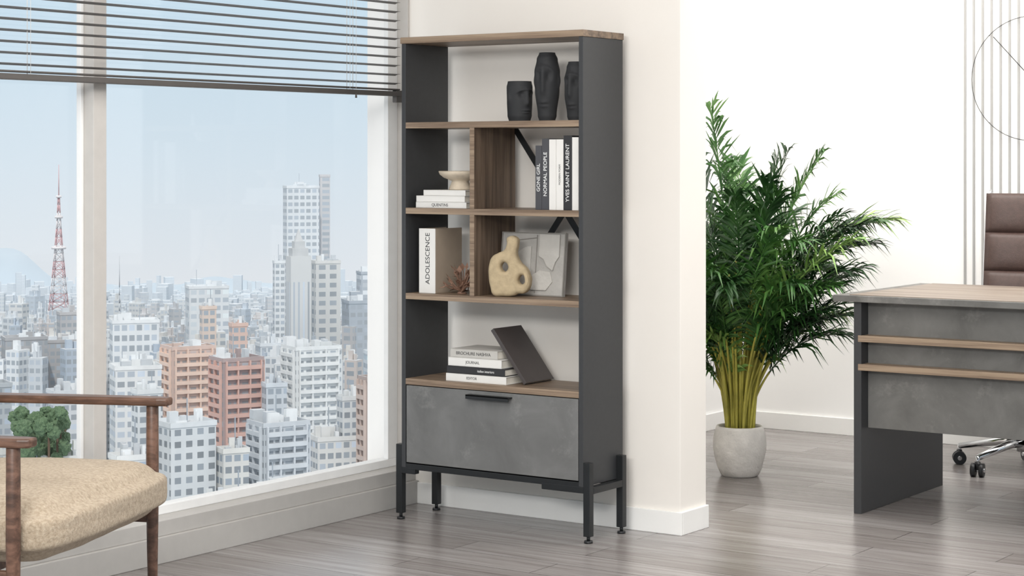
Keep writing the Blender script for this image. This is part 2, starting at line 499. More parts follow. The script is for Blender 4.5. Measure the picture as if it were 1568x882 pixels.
# ------------------------------------------------------------------ dried ornament
b=MB()
cx,cy,cz=-4.128,5.690,.820
b.lathe([(.001,0),(.016,0),(.018,.004),(.010,.009),(.001,.010)],M_dried,20,Matrix.Translation((cx,cy,cz)))
rnd=random.Random(3)
for i in range(34):
    a=2*pi*i/34+rnd.uniform(-.2,.2); el=rnd.uniform(.10,1.3); L=rnd.uniform(.050,.070)
    pts=[];rs=[]
    for k in range(7):
        t=k/6
        r=L*t*math.cos(el)*(1+.1*t); zz=.008+L*1.35*t*math.sin(el)+.012*math.sin(t*5+i)*t
        pts.append((cx+r*math.cos(a+.5*t),cy+r*math.sin(a+.5*t),cz+max(.004,zz))); rs.append(.0026*(1-.6*t)+.0008)
    b.tube(pts,rs,M_dried,6)
    p=Vector(pts[-1]); 
    d=(p-Vector(pts[-2])).normalized(); sd=d.cross(Vector((0,0,1))).normalized()*.010
    b.add([p-d*.014,p+sd,p+d*.016,p-sd],[(0,1,2,3)],M_dried,True)
b.obj('dried_flower_ornament')

# ------------------------------------------------------------------ abstract sculpture (two-holed)
def sculpt():
    s=.00228
    out=[(773,366),(788,367),(789,378),(787,390),(793,404),(804,414),(809,428),(808,442),(800,451),(790,452),(784,455),(765,456.5),(750,455),(745,443),(742,425),(743,408),(748,396),(758,390),(768,385),(772,376)]
    h1=[(768,404),(774,409),(773,416),(767,419),(762,415),(762,408)]
    h2=[(797,423),(802,428),(801,435),(795,438),(790,434),(791,427)]
    cu=bpy.data.curves.new('abstract_sculpture','CURVE'); cu.dimensions='2D'; cu.fill_mode='BOTH'
    cu.extrude=.008; cu.bevel_depth=.014; cu.bevel_resolution=6; cu.resolution_u=10; cu.offset=-.0135
    for pts in (out,h1,h2):
        sp=cu.splines.new('BEZIER'); sp.bezier_points.add(len(pts)-1); sp.use_cyclic_u=True
        for bp,(x,y) in zip(sp.bezier_points,pts):
            bp.co=((x-775)*s,(456.5-y)*s,0); bp.handle_left_type='AUTO'; bp.handle_right_type='AUTO'
    cu.materials.append(M_sand)
    o=bpy.data.objects.new('tmp',cu); COL.objects.link(o)
    dg=bpy.context.evaluated_depsgraph_get(); me=bpy.data.meshes.new_from_object(o.evaluated_get(dg))
    bpy.data.objects.remove(o)
    for p in me.polygons: p.use_smooth=True
    o=bpy.data.objects.new('abstract_sculpture',me); COL.objects.link(o)
    o.rotation_euler=(pi/2,0,math.radians(14)); 
    zm=min(v.co.y for v in me.vertices)
    o.location=(-3.905,5.668,.820-zm)
    return o
sculpt()
# relief panel
e=empty('relief_art_panel',(-4.012,5.757,.820)); 
e.rotation_euler=(-.10,0,0)
b=MB()
b.box(0,.272,0,.014,0,.224,M_art)
b.obj('panel',e,.001)
b=MB()
for q in ((0,.272,-.003,.0,0,.004),(0,.272,-.003,0,.22,.224),(0,.004,-.003,0,.004,.22),(.268,.272,-.003,0,.004,.22)): b.box(*q,M_artf)
b.obj('panel_frame',e)
b=MB()
def poly(pts,dz,m):
    n=len(pts); vs=[(x,0,z) for x,z in pts]+[(x,-dz,z) for x,z in pts]
    fs=[tuple(range(n,2*n))]+[(i,(i+1)%n,n+(i+1)%n,n+i) for i in range(n)]
    b.add(vs,fs,m)
poly([(.165,.218),(.250,.218),(.250,.14),(.235,.12),(.225,.09),(.20,.105),(.185,.13),(.165,.14)],.007,M_art2)
arc=[(.13+.075*math.cos(a),.10+.075*math.sin(a)) for a in [pi*.5+pi*k/16 for k in range(17)]]
poly(arc,.006,M_art2)
poly([(.135,.02),(.20,.02),(.225,.05),(.215,.085),(.17,.09),(.135,.07)],.005,M_art2)
b.beam((.152,-.002,.01),(.152,-.002,.215),.003,.003,M_artf); b.beam((.02,-.002,.19),(.15,-.002,.205),.003,.003,M_artf)
flipfix(b.obj('relief_shapes',e,.001))

# ------------------------------------------------------------------ desk
dk=empty('desk')
b=MB(); b.box(-3.12,-1.30,6.630,7.450,.779,.803,M_conc2); b.obj('top_frame',dk,.002)
b=MB(); b.box(-3.06,-1.34,6.645,7.435,.803,.8055,M_woodD); b.obj('top_inlay',dk,.0005)
b=MB(); b.box(-3.047,-3.017,6.653,7.431,0,.779,M_dark); b.box(-1.403,-1.373,6.653,7.431,0,.779,M_dark); b.obj('leg_panels',dk,.0015)
b=MB(); b.box(-3.017,-1.403,6.712,6.730,.311,.775,M_conc2); b.obj('modesty_panel',dk,.0015)
b=MB()
for a,c_ in ((.632,.656),(.527,.551)): b.box(-3.03,-1.39,6.652,6.712,a,c_,M_edge)
b.obj('accent_strips',dk,.001)

# ------------------------------------------------------------------ office chair
oc=empty('office_chair',(-2.88,7.98,0))
b=MB()
for k in range(5):
    a=math.radians(178+72*k); dx,dy=math.cos(a),math.sin(a)
    b.tube([(0,0,.12),(dx*.10,dy*.10,.115),(dx*.29,dy*.29,.078)],[.022,.018,.012],M_chrome,12)
    b.cyl((dx*.29,dy*.29,.085),(dx*.29,dy*.29,.05),.008,.008,M_chrome,10)
b.cyl((0,0,.08),(0,0,.15),.032,.030,M_chrome,24); b.cyl((0,0,.15),(0,0,.42),.018,.018,M_chrome,20)
b.obj('star_base',oc)
b=MB()
for k in range(5):
    a=math.radians(178+72*k); c0=Vector((math.cos(a)*.29,math.sin(a)*.29,.028)); sd=Vector((-math.sin(a+.5),math.cos(a+.5),0))
    b.cyl(c0-sd*.026,c0-sd*.008,.028,.028,M_rubber,24); b.cyl(c0+sd*.008,c0+sd*.026,.028,.028,M_rubber,24)
    b.cyl(c0-sd*.03,c0+sd*.03,.009,.009,M_chrome,12)
    b.cyl(c0+Vector((0,0,.0)),c0+Vector((0,0,.034)),.012,.012,M_rubber,12)
b.obj('casters',oc)
def padded(b,x0,x1,zlist,yfun,th,m,M=None):
    nx=16
    for za,zb in zip(zlist,zlist[1:]):
        nz=8; grid=[]
        for side in (0,1):
            for j in range(nz+1):
                for i in range(nx+1):
                    u=i/nx*2-1; v=j/nz*2-1
                    bulge=(1-abs(v)**3.5)*(1-abs(u)**10)
                    x=x0+(x1-x0)*i/nx; z=za+(zb-za)*j/nz
                    y=yfun(z)+.03*u*u*-1
                    y+= (-th/2*(.45+.55*bulge) if side==0 else th/2*(.6+.2*bulge))
                    grid.append((x,y,z))
        k=(nx+1)*(nz+1); fs=[]
        for j in range(nz):
            for i in range(nx):
                a=j*(nx+1)+i
                fs.append((a,a+1,a+nx+2,a+nx+1)); fs.append((k+a,k+a+nx+1,k+a+nx+2,k+a+1))
        for j in range(nz):
            a=j*(nx+1); fs.append((a,a+nx+1,k+a+nx+1,k+a)); a+=nx; fs.append((a,k+a,k+a+nx+1,a+nx+1))
        for i in range(nx):
            fs.append((i,k+i,k+i+1,i+1)); a=nz*(nx+1)+i; fs.append((a,a+1,k+a+1,k+a))
        b.add(grid,fs,m,True,M)
b=MB()
yf=lambda z:.20+.10*max(0,(z-.5))
padded(b,-.25,.25,[.50,.64,.82,.985,1.155],yf,.055,M_leather)
b.obj('backrest',oc)
b=MB()
padded(b,-.25,.25,[-.26,-.13,0,.13,.22],lambda z:.0,.07,M_leather,Matrix.Translation((0,0,.475))@Matrix.Rotation(pi/2,4,'X'))
b.obj('seat',oc)
b=MB()
for sx in (-1,1):
    X=sx*.262
    b.tube([(X,-.22,.46),(X,.10,.455),(X,.19,.50),(X,.22,.65),(X,.26,1.05),(X,.275,1.15),(X*.95,.285,1.166)],[.009]*7,M_chrome,12)
    b.tube([(X,-.12,.46),(X*1.1,-.14,.60),(X*1.1,-.10,.68),(X*1.1,.12,.69),(X,.23,.70)],[.010]*5,M_chrome,12)
    b.beam((X*1.1,-.10,.70),(X*1.1,.13,.705),.05,.024,M_leather)
b.beam((-.26,0,.435),(.26,0,.435),.10,.02,M_chrome)
b.obj('frame',oc)

# ------------------------------------------------------------------ wall slats and wire ring on rear wall
b=MB()
x=-3.36
while x<-1.4:
    b.box(x,x+.010,8.522,8.53,.081,2.8,M_slat); x+=.042
b.obj('wall_slats',None,.0005)
e=empty('wire_wall_ring')
b=MB()
pts=[(-3.04+.278*math.cos(2*pi*k/72),8.512,1.665+.278*math.sin(2*pi*k/72)) for k in range(73)]
b.tube(pts,[.0016]*73,M_wire,8,False)
b.tube([(-3.04,8.510,1.665),(-3.215,8.510,1.855)],[.002,.002],M_wire,8); b.tube([(-3.04,8.508,1.665),(-2.93,8.508,1.76)],[.002,.002],M_wire,8)
b.cyl((-3.04,8.5215,1.665),(-3.04,8.505,1.665),.010,.010,M_wire,16)
for k in range(4):
    a=pi/4+k*pi/2
    b.cyl((-3.04+.278*math.cos(a),8.5215,1.665+.278*math.sin(a)),(-3.04+.278*math.cos(a),8.512,1.665+.278*math.sin(a)),.002,.002,M_wire,6)
b.obj('ring',e)

# ------------------------------------------------------------------ potted palm
pp=empty('potted_areca_palm',(-3.800,7.185,0))
b=MB()
P=[(.001,0),(.070,0),(.078,.006),(.092,.035),(.104,.08),(.109,.12),(.107,.16),(.100,.195),(.096,.205),(.090,.206),(.086,.198),(.086,.180),(.001,.178)]
b.lathe(P,M_pot,56,None,lambda i,a,z:.0016*math.sin(a*5+z*40)*math.sin(a*3))
b.obj('pot',pp)
b=MB(); b.lathe([(.001,.176),(.088,.176),(.085,.183),(.04,.187),(.001,.187)],M_soil,32); b.obj('soil',pp)
rnd=random.Random(11)
stems=MB(); leaves=MB()
def frond(az,reach,height,r0,lt=.34,lsz=1.0,curl=1.0):
    q_=rnd.random()
    mat_=M_leaf1 if q_<.5 else (M_leaf2 if q_<.87 else M_leaf3)
    a0=az+rnd.uniform(-.6,.6)
    base=Vector((r0*math.cos(a0),r0*math.sin(a0),.182))
    h=Vector((math.cos(az),math.sin(az),0)); N=34; sw=Vector((-h.y,h.x,0))*rnd.uniform(-.10,.10)
    droop=rnd.uniform(.12,.26)*reach/.5*curl
    def P(t): return base+h*(reach*(.20*t+.80*t**2.1))+sw*t*t+Vector((0,0,height*(1.15*t-.15*t*t)-droop*t**4))
    pts=[P(i/N) for i in range(N+1)]
    k0=int(N*lt)
    stems.tube(pts[:k0+2],[.0062*(1-.6*i/N) for i in range(k0+2)],M_stem,7)
    stems.tube(pts[k0+1:],[.0032*(1-.85*i/N)+.0005 for i in range(N-k0)],mat_,5)
    n=int(50*(1-lt)/.65)
    for i in range(n):
        t=lt+(1-lt)*(i+.5)/n
        p=P(t); tg=(P(min(1,t+.02))-P(t-.02)).normalized()
        side=tg.cross(Vector((0,0,1)))
        if side.length<.1: side=Vector((-h.y,h.x,0))
        side.normalize(); up=side.cross(tg).normalized()
        q=(i+.5)/n
        L=lsz*(.060+.140*math.sin(pi*min(1,q*.85+.10))**.8)*rnd.uniform(.75,1.15)
        for sg in (-1,1):
            if rnd.random()<.05: continue
            a=.90-.52*q+rnd.uniform(-.22,.22)
            d=(tg*math.cos(a)+side*sg*math.sin(a)+up*rnd.uniform(.0,.5)).normalized()
            w=.0068*rnd.uniform(.75,1.2)
            wd=d.cross(up).normalized()
            wd=(wd+up*rnd.uniform(-.6,.6)).normalized()
            dr=rnd.uniform(.1,.85)*L
            vs=[p]
            for tt,ww in ((.25,.9),(.6,.85)):
                c=p+d*L*tt-Vector((0,0,dr*tt**2.2))
                f_=up*w*.3
                vs+=[c-wd*w*ww+f_,c,c+wd*w*ww+f_]
            vs.append(p+d*L*.97-Vector((0,0,dr)))
            leaves.add(vs,[(0,1,2),(0,2,3),(1,4,5,2),(2,5,6,3),(4,7,5),(5,7,6)],mat_,True)
rot0=math.atan2(.5664,.8241)
NF=60
for k in range(NF):
    az=k*2.39996+rnd.uniform(-.3,.3)
    kk=k/NF
    height=1.20-.68*kk+rnd.uniform(-.09,.09); reach=.10+.34*math.sin(pi*min(1,kk*.85+.15))+rnd.uniform(-.05,.07)
    frond(az,reach,height,rnd.uniform(.01,.065),lt=rnd.uniform(.40,.54),lsz=rnd.uniform(.85,1.05),curl=rnd.uniform(.5,1.8))
for az,re,he in ((rot0-.05,.60,1.14),(rot0+.25,.57,1.08),(rot0-.3,.52,1.03),(rot0+.1,.55,1.0),(rot0-.2,.47,.85),(rot0+.0,.42,.75),(rot0+2.9,.22,1.33),(rot0+3.3,.12,1.36),(rot0+1.2,.26,1.22),(rot0-1.0,.25,1.15),(rot0,.18,1.22),(rot0+.5,.10,1.16),
                 (rot0-.4,.44,.62),(rot0+.15,.46,.68),(rot0+.5,.42,.58),(rot0+2.8,.34,.50),(rot0+3.3,.30,.45),(rot0-.1,.40,.52),(rot0+3.6,.42,.75)):
    frond(az,re,he,.03,.44,1.05,.9)
for k in range(12):
    a=rnd.uniform(0,2*pi); r=rnd.uniform(.01,.06); l=rnd.uniform(.02,.08)
    stems.tube([(r*math.cos(a),r*math.sin(a),.18),((r+l*.5)*math.cos(a),(r+l*.5)*math.sin(a),.38),((r+l)*math.cos(a),(r+l)*math.sin(a),.6)],[.008,.007,.004],M_stem,7)
stems.obj('stems',pp); leaves.obj('leaflets',pp)

# ------------------------------------------------------------------ armchair
ac=empty('armchair',(-3.61,3.466,0),math.radians(21.3))
b=MB()
for sy in (-1,1):
    Y=.395*sy
    prof=[(-.66,.030,.640),(-.5,.030,.642),(-.3,.028,.644),(-.12,.027,.645),(-.03,.026,.645),(0,.020,.645)]
    vs=[];fs=[]
    for x,w,z in prof:
        vs+=[(x,Y-w,z-.008),(x,Y+w,z-.008),(x,Y+w,z+.014),(x,Y-w,z+.014)]
    for i in range(len(prof)-1):
        a=4*i;c=a+4
        fs+=[(a,a+1,c+1,c),(a+1,a+2,c+2,c+1),(a+2,a+3,c+3,c+2),(a+3,a,c,c+3)]
    fs+=[(3,2,1,0),(4*(len(prof)-1),4*(len(prof)-1)+1,4*(len(prof)-1)+2,4*(len(prof)-1)+3)]
    b.add(vs,fs,M_armw)
b.obj('armrests',ac,.006,3)
b=MB()
for sy in (-1,1):
    Y=.395*sy
    b.tube([(-.052,Y,.638),(-.052,Y,.42),(-.052,Y,.25),(-.050,Y,0)],[.0165,.0175,.0150,.010],M_armw,20)
    b.tube([(-.60,Y,.638),(-.60,Y,.42),(-.62,Y,.25),(-.65,Y,0)],[.0165,.0175,.0150,.010],M_armw,20)
    b.beam((-.60,Y,.335),(-.052,Y,.335),.02,.028,M_armw)
b.beam((-.16,-.395,.333),(-.16,.395,.333),.02,.024,M_armw); b.beam((-.60,-.395,.335),(-.60,.395,.335),.02,.04,M_armw)
b.obj('wooden_frame',ac,.003)
def cushion(name,sx,sy,sz,loc,rot,parent,puff=.03,p=7.0):
    bm=bmesh.new(); bmesh.ops.create_cube(bm,size=1)
    bmesh.ops.subdivide_edges(bm,edges=bm.edges[:],cuts=26,use_grid_fill=True)
    for v in bm.verts:
        x,y,z=v.co*2
        n=(abs(x)**p+abs(y)**p+abs(z)**p)**(1/p)
        m=max(abs(x),abs(y),abs(z))
        k=m/n
        v.co=Vector((x*k*sx/2,y*k*sy/2,z*(k)*sz/2))
        e_=max(0,max(abs(x),abs(y))-.72)/.28
        v.co.z*=1-.38*e_**2.4
        f=(1-x*x)*(1-y*y)
        v.co.z+= (puff if z>0 else -puff*.3)*f*abs(z)
        nn=noise.noise(Vector((v.co.x*7,v.co.y*7,v.co.z*9)))*.008+noise.noise(v.co*60)*.0014
        v.co+=v.co.normalized()*nn
    me=bpy.data.meshes.new(name); bm.to_mesh(me); bm.free()
    for pz in me.polygons: pz.use_smooth=True
    me.materials.append(M_fab)
    o=bpy.data.objects.new(name,me); COL.objects.link(o); o.parent=parent; o.location=loc; o.rotation_euler=rot
    s_=o.modifiers.new('sub','SUBSURF'); s_.levels=1; s_.render_levels=1
    return o
cushion('seat_cushion',.68,.765,.155,(-.300,0,.420),(0,-.02,0),ac,.018)
cushion('back_cushion',.13,.73,.42,(-.60,0,.71),(0,-.18,0),ac,.0)

# ------------------------------------------------------------------ CITY (real geometry hundreds of metres away)
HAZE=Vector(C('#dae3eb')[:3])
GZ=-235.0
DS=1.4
def hz(c,d):  # aerial haze put into the base colours, paler and bluer with distance
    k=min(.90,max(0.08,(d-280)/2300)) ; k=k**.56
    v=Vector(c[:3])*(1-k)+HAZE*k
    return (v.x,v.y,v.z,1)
_bm={}
def bmat(wallc,winc,d,fl=3.2,bay=2.6,fu=.22,fv=.32):
    key=(wallc,winc,round(d/150),fl,bay,fu,fv)
    if key in _bm: return _bm[key]
    m,nt,b=newmat('facade')
    uv=nt.nodes.new('ShaderNodeTexCoord').outputs['UV']
    mp=nt.nodes.new('ShaderNodeMapping'); mp.inputs['Scale'].default_value=(1/bay,1/fl,1); nt.links.new(uv,mp.inputs[0])
    sp=nt.nodes.new('ShaderNodeSeparateXYZ'); nt.links.new(mp.outputs[0],sp.inputs[0])
    def mth(op,a,bb=None):
        n=nt.nodes.new('ShaderNodeMath'); n.operation=op
        if isinstance(a,(int,float)): n.inputs[0].default_value=a
        else: nt.links.new(a,n.inputs[0])
        if bb is not None:
            if isinstance(bb,(int,float)): n.inputs[1].default_value=bb
            else: nt.links.new(bb,n.inputs[1])
        return n.outputs[0]
    fx=mth('FRACT',sp.outputs[0]); fy=mth('FRACT',sp.outputs[1])
    a=mth('MULTIPLY',mth('GREATER_THAN',fx,fu),mth('LESS_THAN',fx,1-fu*.3))
    c=mth('MULTIPLY',mth('GREATER_THAN',fy,fv),mth('LESS_THAN',fy,.88))
    mask=mth('MULTIPLY',a,c)
    vm=nt.nodes.new('ShaderNodeVectorMath'); vm.operation='FLOOR'; nt.links.new(mp.outputs[0],vm.inputs[0])
    wn=nt.nodes.new('ShaderNodeTexWhiteNoise'); wn.noise_dimensions='2D'; nt.links.new(vm.outputs[0],wn.inputs['Vector'])
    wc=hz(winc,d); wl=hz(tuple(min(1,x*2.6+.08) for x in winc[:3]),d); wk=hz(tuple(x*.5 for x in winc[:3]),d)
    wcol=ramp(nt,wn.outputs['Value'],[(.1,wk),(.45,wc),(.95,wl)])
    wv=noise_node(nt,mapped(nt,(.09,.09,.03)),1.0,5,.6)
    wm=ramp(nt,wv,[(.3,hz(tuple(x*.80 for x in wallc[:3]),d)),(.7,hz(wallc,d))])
    mix=nt.nodes.new('ShaderNodeMix'); mix.data_type='RGBA'
    nt.links.new(mask,mix.inputs[0]); nt.links.new(wm,mix.inputs[6]); nt.links.new(wcol,mix.inputs[7])
    nt.links.new(mix.outputs[2],b.inputs['Base Color']); b.inputs['Roughness'].default_value=.7
    _bm[key]=m; return m
_pm={}
def plain(c,d):
    key=(c,round(d/150))
    if key not in _pm:
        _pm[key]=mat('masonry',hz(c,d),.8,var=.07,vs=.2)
    return _pm[key]
city=empty('city_skyline')
def cpos(d,bearing): return F*d+R*(d*bearing/3000.0)
class CB:
    def __init__(s): s.bm=bmesh.new(); s.uv=s.bm.loops.layers.uv.new('UVMap'); s.mats=[]
    def mi(s,m):
        if m not in s.mats: s.mats.append(m)
        return s.mats.index(m)
    def block(s,c,yaw,w,dp,z0,z1,m,roof,top=1.0):
        cs,sn=math.cos(yaw),math.sin(yaw)
        ax=R*cs+F*sn; ay=F*cs-R*sn
        co=[(-w/2,-dp/2),(w/2,-dp/2),(w/2,dp/2),(-w/2,dp/2)]
        lo=[s.bm.verts.new(c+ax*a+ay*b_+Vector((0,0,z0))) for a,b_ in co]
        hi=[s.bm.verts.new(c+ax*a*top+ay*b_*top+Vector((0,0,z1))) for a,b_ in co]
        L=[w,dp,w,dp]; k=s.mi(m); u=0
        for i in range(4):
            j=(i+1)%4
            f=s.bm.faces.new((lo[i],lo[j],hi[j],hi[i])); f.material_index=k
            h=z1-z0
            for lp,(uu,vv) in zip(f.loops,((0,-h),(L[i],-h),(L[i],0),(0,0))):
                lp[s.uv].uv=(uu,vv+0.4)
        f=s.bm.faces.new(hi); f.material_index=s.mi(roof)
        f=s.bm.faces.new(lo[::-1]); f.material_index=s.mi(roof)
    def obj(s,name,parent):
        me=bpy.data.meshes.new(name); s.bm.to_mesh(me); s.bm.free()
        for m in s.mats: me.materials.append(m)
        o=bpy.data.objects.new(name,me); COL.objects.link(o); o.parent=parent; return o
WHT=C('#eceded'); GRY=C('#b9bcbf'); BGE=C('#d9d1c4'); DK=C('#4c5866'); DK2=C('#39424c'); BRN=C('#8a6f60'); PCH=C('#dcb196'); SLT=C('#76808c'); BLU=C('#7f9cb8')
def roofstuff(cb,c,yaw,w,dp,zt,wallc,d,rr,n=7):
    cs,sn=math.cos(yaw),math.sin(yaw); ax=R*cs+F*sn; ay=F*cs-R*sn; rf=plain(GRY,d)
    for k in range(n):
        o=ax*rr.uniform(-.38,.38)*w+ay*rr.uniform(-.38,.38)*dp
        cb.block(c+o,yaw,w*rr.uniform(.05,.26),dp*rr.uniform(.05,.26),zt,zt+rr.uniform(1.0,4.5),plain(rr.choice((wallc,WHT,GRY)),d),rf)
    o=ax*rr.uniform(-.3,.3)*w; cb.block(c+o,yaw,.25,.25,zt,zt+rr.uniform(5,10),plain(SLT,d),rf)
def bld(x0,x1,ytop,d,wallc,winc=DK,yaw=.45,ratio=.8,fl=3.2,bay=2.6,fu=.22,fv=.32,bands=None,roofbox=True,name='building',ds=DS):
    d*=ds
    b0,b1=x0-784,x1-784
    W=(b1-b0)/3000*d; y=abs(yaw)
    w=W/(math.cos(y)+ratio*math.sin(y)); dp=w*ratio
    c=cpos(d,(b0+b1)/2); zt=1.3-(ytop-245)*d/3000
    cb=CB(); m=bmat(wallc,winc,d,fl,bay,fu,fv); rf=plain(GRY,d)
    cb.block(c,yaw,w,dp,GZ,zt,m,rf)
    cs,sn=math.cos(yaw),math.sin(yaw); ax=R*cs+F*sn; ay=F*cs-R*sn; pm=plain(wallc,d)
    for o,a,b_ in ((ay*-dp/2,w+.4,.4),(ay*dp/2,w+.4,.4),(ax*-w/2,.4,dp),(ax*w/2,.4,dp)):
        cb.block(c+o,yaw,a,b_,zt-.3,zt+1.1,pm,rf)
    if bands is not None:
        z=zt-1.6; pb=plain(bands,d)
        lim=zt-3.2*22
        while z>lim:
            cb.block(c,yaw,w*.86,dp+2.2,z-1.25,z,pb,pb); cb.block(c,yaw,w+2.0,dp*.8,z-1.25,z,pb,pb); z-=fl
        for t in (-.43,-.15,.15,.43):
            cb.block(c+ax*t*w,yaw,.5,dp+2.0,lim,zt,pb,pb); 
        for t in (-.4,0,.4):
            cb.block(c+ay*t*dp,yaw,w+1.8,.5,lim,zt,pb,pb)
    if roofbox:
        roofstuff(cb,c,yaw,w,dp,zt,wallc,d,random.Random(int(x0*7+ytop)))
    cb.obj(name,city)
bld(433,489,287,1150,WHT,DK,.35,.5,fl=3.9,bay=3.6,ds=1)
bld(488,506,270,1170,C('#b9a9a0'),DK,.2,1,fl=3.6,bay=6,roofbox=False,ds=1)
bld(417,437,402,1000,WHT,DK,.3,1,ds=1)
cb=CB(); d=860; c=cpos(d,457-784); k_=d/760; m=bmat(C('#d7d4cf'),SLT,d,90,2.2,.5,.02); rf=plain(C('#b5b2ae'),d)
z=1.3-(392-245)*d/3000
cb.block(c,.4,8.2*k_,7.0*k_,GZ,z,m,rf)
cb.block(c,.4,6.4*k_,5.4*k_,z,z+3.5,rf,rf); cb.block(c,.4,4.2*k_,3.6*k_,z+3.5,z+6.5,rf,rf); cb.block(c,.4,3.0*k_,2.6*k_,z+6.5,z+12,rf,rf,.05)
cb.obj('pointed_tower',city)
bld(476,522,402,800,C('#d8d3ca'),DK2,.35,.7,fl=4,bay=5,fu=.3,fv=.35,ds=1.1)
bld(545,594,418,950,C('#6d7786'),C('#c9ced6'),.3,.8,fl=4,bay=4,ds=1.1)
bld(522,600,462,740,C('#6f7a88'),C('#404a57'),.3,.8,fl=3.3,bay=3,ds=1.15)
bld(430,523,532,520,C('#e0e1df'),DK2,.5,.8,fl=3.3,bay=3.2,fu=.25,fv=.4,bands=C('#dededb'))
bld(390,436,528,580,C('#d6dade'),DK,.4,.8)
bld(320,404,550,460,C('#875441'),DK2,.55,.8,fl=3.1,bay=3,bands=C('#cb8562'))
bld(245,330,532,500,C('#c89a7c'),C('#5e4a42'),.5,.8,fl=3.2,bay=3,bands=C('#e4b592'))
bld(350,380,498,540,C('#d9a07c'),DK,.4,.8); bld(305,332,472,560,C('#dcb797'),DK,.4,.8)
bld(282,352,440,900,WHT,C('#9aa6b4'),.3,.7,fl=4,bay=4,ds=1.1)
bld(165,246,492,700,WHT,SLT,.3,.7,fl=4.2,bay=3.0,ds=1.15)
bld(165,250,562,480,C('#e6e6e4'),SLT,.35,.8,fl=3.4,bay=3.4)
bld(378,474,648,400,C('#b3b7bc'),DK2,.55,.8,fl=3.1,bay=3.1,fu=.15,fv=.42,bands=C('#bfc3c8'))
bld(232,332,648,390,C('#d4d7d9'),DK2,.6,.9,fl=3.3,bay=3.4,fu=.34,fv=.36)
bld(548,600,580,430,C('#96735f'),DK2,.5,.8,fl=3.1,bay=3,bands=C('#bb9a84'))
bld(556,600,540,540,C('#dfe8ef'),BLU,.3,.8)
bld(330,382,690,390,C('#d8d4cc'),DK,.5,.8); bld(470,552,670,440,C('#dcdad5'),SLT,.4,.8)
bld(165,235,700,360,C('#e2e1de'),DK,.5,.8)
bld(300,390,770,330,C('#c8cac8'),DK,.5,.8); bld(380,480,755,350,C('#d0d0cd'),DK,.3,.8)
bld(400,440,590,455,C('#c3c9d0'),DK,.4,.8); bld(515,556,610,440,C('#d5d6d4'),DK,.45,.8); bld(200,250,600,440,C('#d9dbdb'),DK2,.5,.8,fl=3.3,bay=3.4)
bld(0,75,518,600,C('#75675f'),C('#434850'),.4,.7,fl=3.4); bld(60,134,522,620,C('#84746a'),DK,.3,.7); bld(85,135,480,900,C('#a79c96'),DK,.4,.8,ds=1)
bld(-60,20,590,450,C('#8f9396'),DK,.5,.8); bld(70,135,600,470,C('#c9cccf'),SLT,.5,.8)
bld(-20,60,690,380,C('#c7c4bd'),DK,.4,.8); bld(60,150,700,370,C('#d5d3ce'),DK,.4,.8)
rr=random.Random(21)
cb=CB(); pal=[WHT,C('#dcdedf'),BGE,C('#cfc4b6'),C('#b9bcc0'),C('#e3ddd4'),C('#9c8d84'),C('#c2aa99'),SLT,WHT,WHT,C('#a9b0b8'),C('#8fa0b4')]
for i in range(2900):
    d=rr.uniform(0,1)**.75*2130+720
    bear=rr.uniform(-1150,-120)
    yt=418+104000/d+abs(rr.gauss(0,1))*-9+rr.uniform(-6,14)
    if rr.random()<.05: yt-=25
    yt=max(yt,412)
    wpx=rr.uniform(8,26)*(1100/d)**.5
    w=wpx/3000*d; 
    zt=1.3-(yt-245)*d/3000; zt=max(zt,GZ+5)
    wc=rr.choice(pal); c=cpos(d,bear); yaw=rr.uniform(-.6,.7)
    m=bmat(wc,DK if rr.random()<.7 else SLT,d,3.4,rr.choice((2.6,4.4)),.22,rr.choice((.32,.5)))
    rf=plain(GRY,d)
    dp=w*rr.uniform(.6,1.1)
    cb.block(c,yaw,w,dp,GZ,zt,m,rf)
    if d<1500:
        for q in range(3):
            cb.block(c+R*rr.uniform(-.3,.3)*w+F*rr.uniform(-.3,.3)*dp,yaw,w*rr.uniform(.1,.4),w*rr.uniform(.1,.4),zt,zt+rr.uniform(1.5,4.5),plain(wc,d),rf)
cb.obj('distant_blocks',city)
b=MB()
pts=[F*200-R*1200,F*200+R*400,F*3500+R*1500,F*3500-R*2400]
b.add([(p.x,p.y,GZ) for p in pts],[(0,1,2,3)],plain(C('#a9aca8'),1500)); b.obj('city_ground',city)
# hills
b=MB(); vs=[];fs=[]; n=160; DH=3400
for i in range(n+1):
    be=-1400+1700*i/n; p=cpos(DH,be)
    px=be+784
    y=438+12*noise.noise(Vector((be/60,0,0)))-60*math.exp(-((px+10)/80)**2)-12*math.exp(-((px-330)/90)**2)
    z=1.3-(y-245)*DH/3000
    q=cpos(4200,be)
    vs+=[(p.x,p.y,GZ-90),(p.x,p.y,z),(q.x,q.y,GZ-90)]
for i in range(n):
    a=3*i; fs+=[(a,a+3,a+4,a+1),(a+1,a+4,a+5,a+2)]
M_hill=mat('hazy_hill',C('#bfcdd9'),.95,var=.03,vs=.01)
b.add(vs,fs,M_hill,True); b.obj('distant_hills',city)
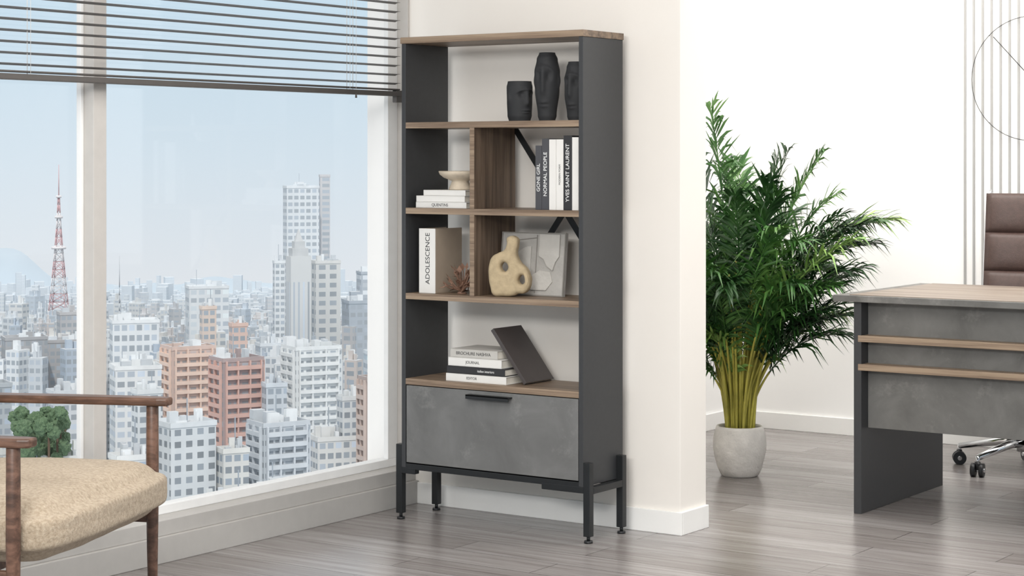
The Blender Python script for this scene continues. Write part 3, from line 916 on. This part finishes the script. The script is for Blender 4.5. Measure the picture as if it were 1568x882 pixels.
# radio tower
def radio(name,bear,d,ytop,ybase,wb,colA,colB,rad):
    b=MB(); c=cpos(d,bear); z1=1.3-(ytop-245)*d/3000; zb=1.3-(ybase-245)*d/3000
    mA=plain(colA,900); mB=plain(colB,900); nseg=14; zlat=zb+(z1-zb)*.78
    def W(t): return wb*(1-t)**1.35+wb*.09
    for i in range(nseg):
        ta,tb=i/nseg,(i+1)/nseg; za=zb+(zlat-zb)*ta; zc=zb+(zlat-zb)*tb; m=mA if (i//2)%2==0 else mB
        cs=[(-1,-1),(1,-1),(1,1),(-1,1)]
        A=[c+(R*x+F*y)*W(ta)/2+Vector((0,0,za)) for x,y in cs]; B=[c+(R*x+F*y)*W(tb)/2+Vector((0,0,zc)) for x,y in cs]
        for k in range(4):
            j=(k+1)%4
            b.cyl(A[k],B[k],rad,rad,m,6); b.cyl(A[k],B[j],rad*.6,rad*.6,m,5); b.cyl(A[j],B[k],rad*.6,rad*.6,m,5); b.cyl(B[k],B[j],rad*.6,rad*.6,m,5)
    if wb>5:
        for tt in (.55,.82,1.0):
            zz=zb+(zlat-zb)*tt; b.cyl(c+Vector((0,0,zz-.8)),c+Vector((0,0,zz+.8)),W(tt)*.9+1,W(tt)*.9+1,mB,12)
    b.cyl(c+Vector((0,0,zlat)),c+Vector((0,0,z1)),rad*1.4,rad*.6,mA,8)
    for k in range(4):
        a=c+(R*(1 if k%2 else -1)+F*(1 if k>1 else -1))*W(0)/2
        b.cyl(a+Vector((0,0,GZ)),a+Vector((0,0,zb)),rad,rad,mB,6)
    b.obj(name,city)
radio('radio_tower',90-784,1300,252,475,10,C('#c9605a'),C('#efe3e0'),.30)
radio('radio_mast',183-784,1000,392,610,1.6,C('#8e9096'),C('#b9bcc0'),.14)
# trees
b=MB(); tr=random.Random(5)
M_tree=leafmat('tree_foliage',C('#3a4f3c'),C('#56705210'[:7]),C('#788f6c'),.8)
M_trunk=mat('tree_trunk',C('#5a4a3c'),.9)
for i in range(90):
    d=tr.uniform(505,540); be=tr.uniform(22,100)-784; yt=tr.uniform(622,695); c=cpos(d,be); z=1.3-(yt-245)*d/3000; r=tr.uniform(.9,2.2)
    bm=bmesh.new(); bmesh.ops.create_icosphere(bm,subdivisions=3,radius=r)
    for v in bm.verts: v.co*=1+.35*noise.noise(v.co*1.6+Vector((i,0,0)))+.25*noise.noise(v.co*4)
    bm.verts.index_update()
    b.add([v.co+c+Vector((0,0,z-r)) for v in bm.verts],[[v.index for v in f.verts] for f in bm.faces],M_tree,False); bm.free()
    if i%6==0: b.cyl(c+Vector((0,0,GZ)),c+Vector((0,0,z-r)),.5,.3,M_trunk,8)
b.obj('trees',city)

# ------------------------------------------------------------------ world and lights
w=bpy.data.worlds.new('sky'); scene.world=w; w.use_nodes=True; nt=w.node_tree
bg=nt.nodes['Background']; tc=nt.nodes.new('ShaderNodeTexCoord'); sp=nt.nodes.new('ShaderNodeSeparateXYZ')
nt.links.new(tc.outputs['Generated'],sp.inputs[0])
mr=nt.nodes.new('ShaderNodeMapRange'); mr.inputs['From Min'].default_value=-.25; mr.inputs['From Max'].default_value=.75
nt.links.new(sp.outputs['Z'],mr.inputs['Value'])
col=ramp(nt,mr.outputs['Result'],[(0,C('#e6eaec')),(.185,C('#e4e9ee')),(.25,C('#d8e6f0')),(.33,C('#c9e0ef')),(.6,C('#f0f3f6')),(1,C('#fbfaf8'))])
nt.links.new(col,bg.inputs['Color']); bg.inputs['Strength'].default_value=1.0

sd=bpy.data.lights.new('sun','SUN'); sd.energy=1.8; sd.angle=.03; sd.color=(1,.96,.9); so=bpy.data.objects.new('sun',sd); COL.objects.link(so)
dv=Vector((-.45,.62,-.9)); so.rotation_euler=dv.to_track_quat('-Z','Y').to_euler()
def area(name,loc,sx,sy,power,col=(1,.975,.945),target=None):
    l=bpy.data.lights.new(name,'AREA'); l.shape='RECTANGLE'; l.size=sx; l.size_y=sy; l.energy=power; l.color=col
    o=bpy.data.objects.new(name,l); COL.objects.link(o); o.location=loc
    if target is not None: o.rotation_euler=(Vector(target)-Vector(loc)).to_track_quat('-Z','Y').to_euler()
    return o
area('overhead_fill',(-2.0,3.2,2.78),3.2,2.8,105)  # unseen area lights added overhead to brighten the front and rear room
area('overhead_fill',(-1.6,7.3,2.78),3.4,1.8,100)
area('overhead_fill',(-3.9,7.3,2.78),.9,1.8,22)
area('frontal_fill',(-1.6,-.4,2.45),2.2,.6,130,col=(1,.985,.96),target=(-3.9,5.8,.9))  # added fill from behind the camera, brightens the bookcase bays
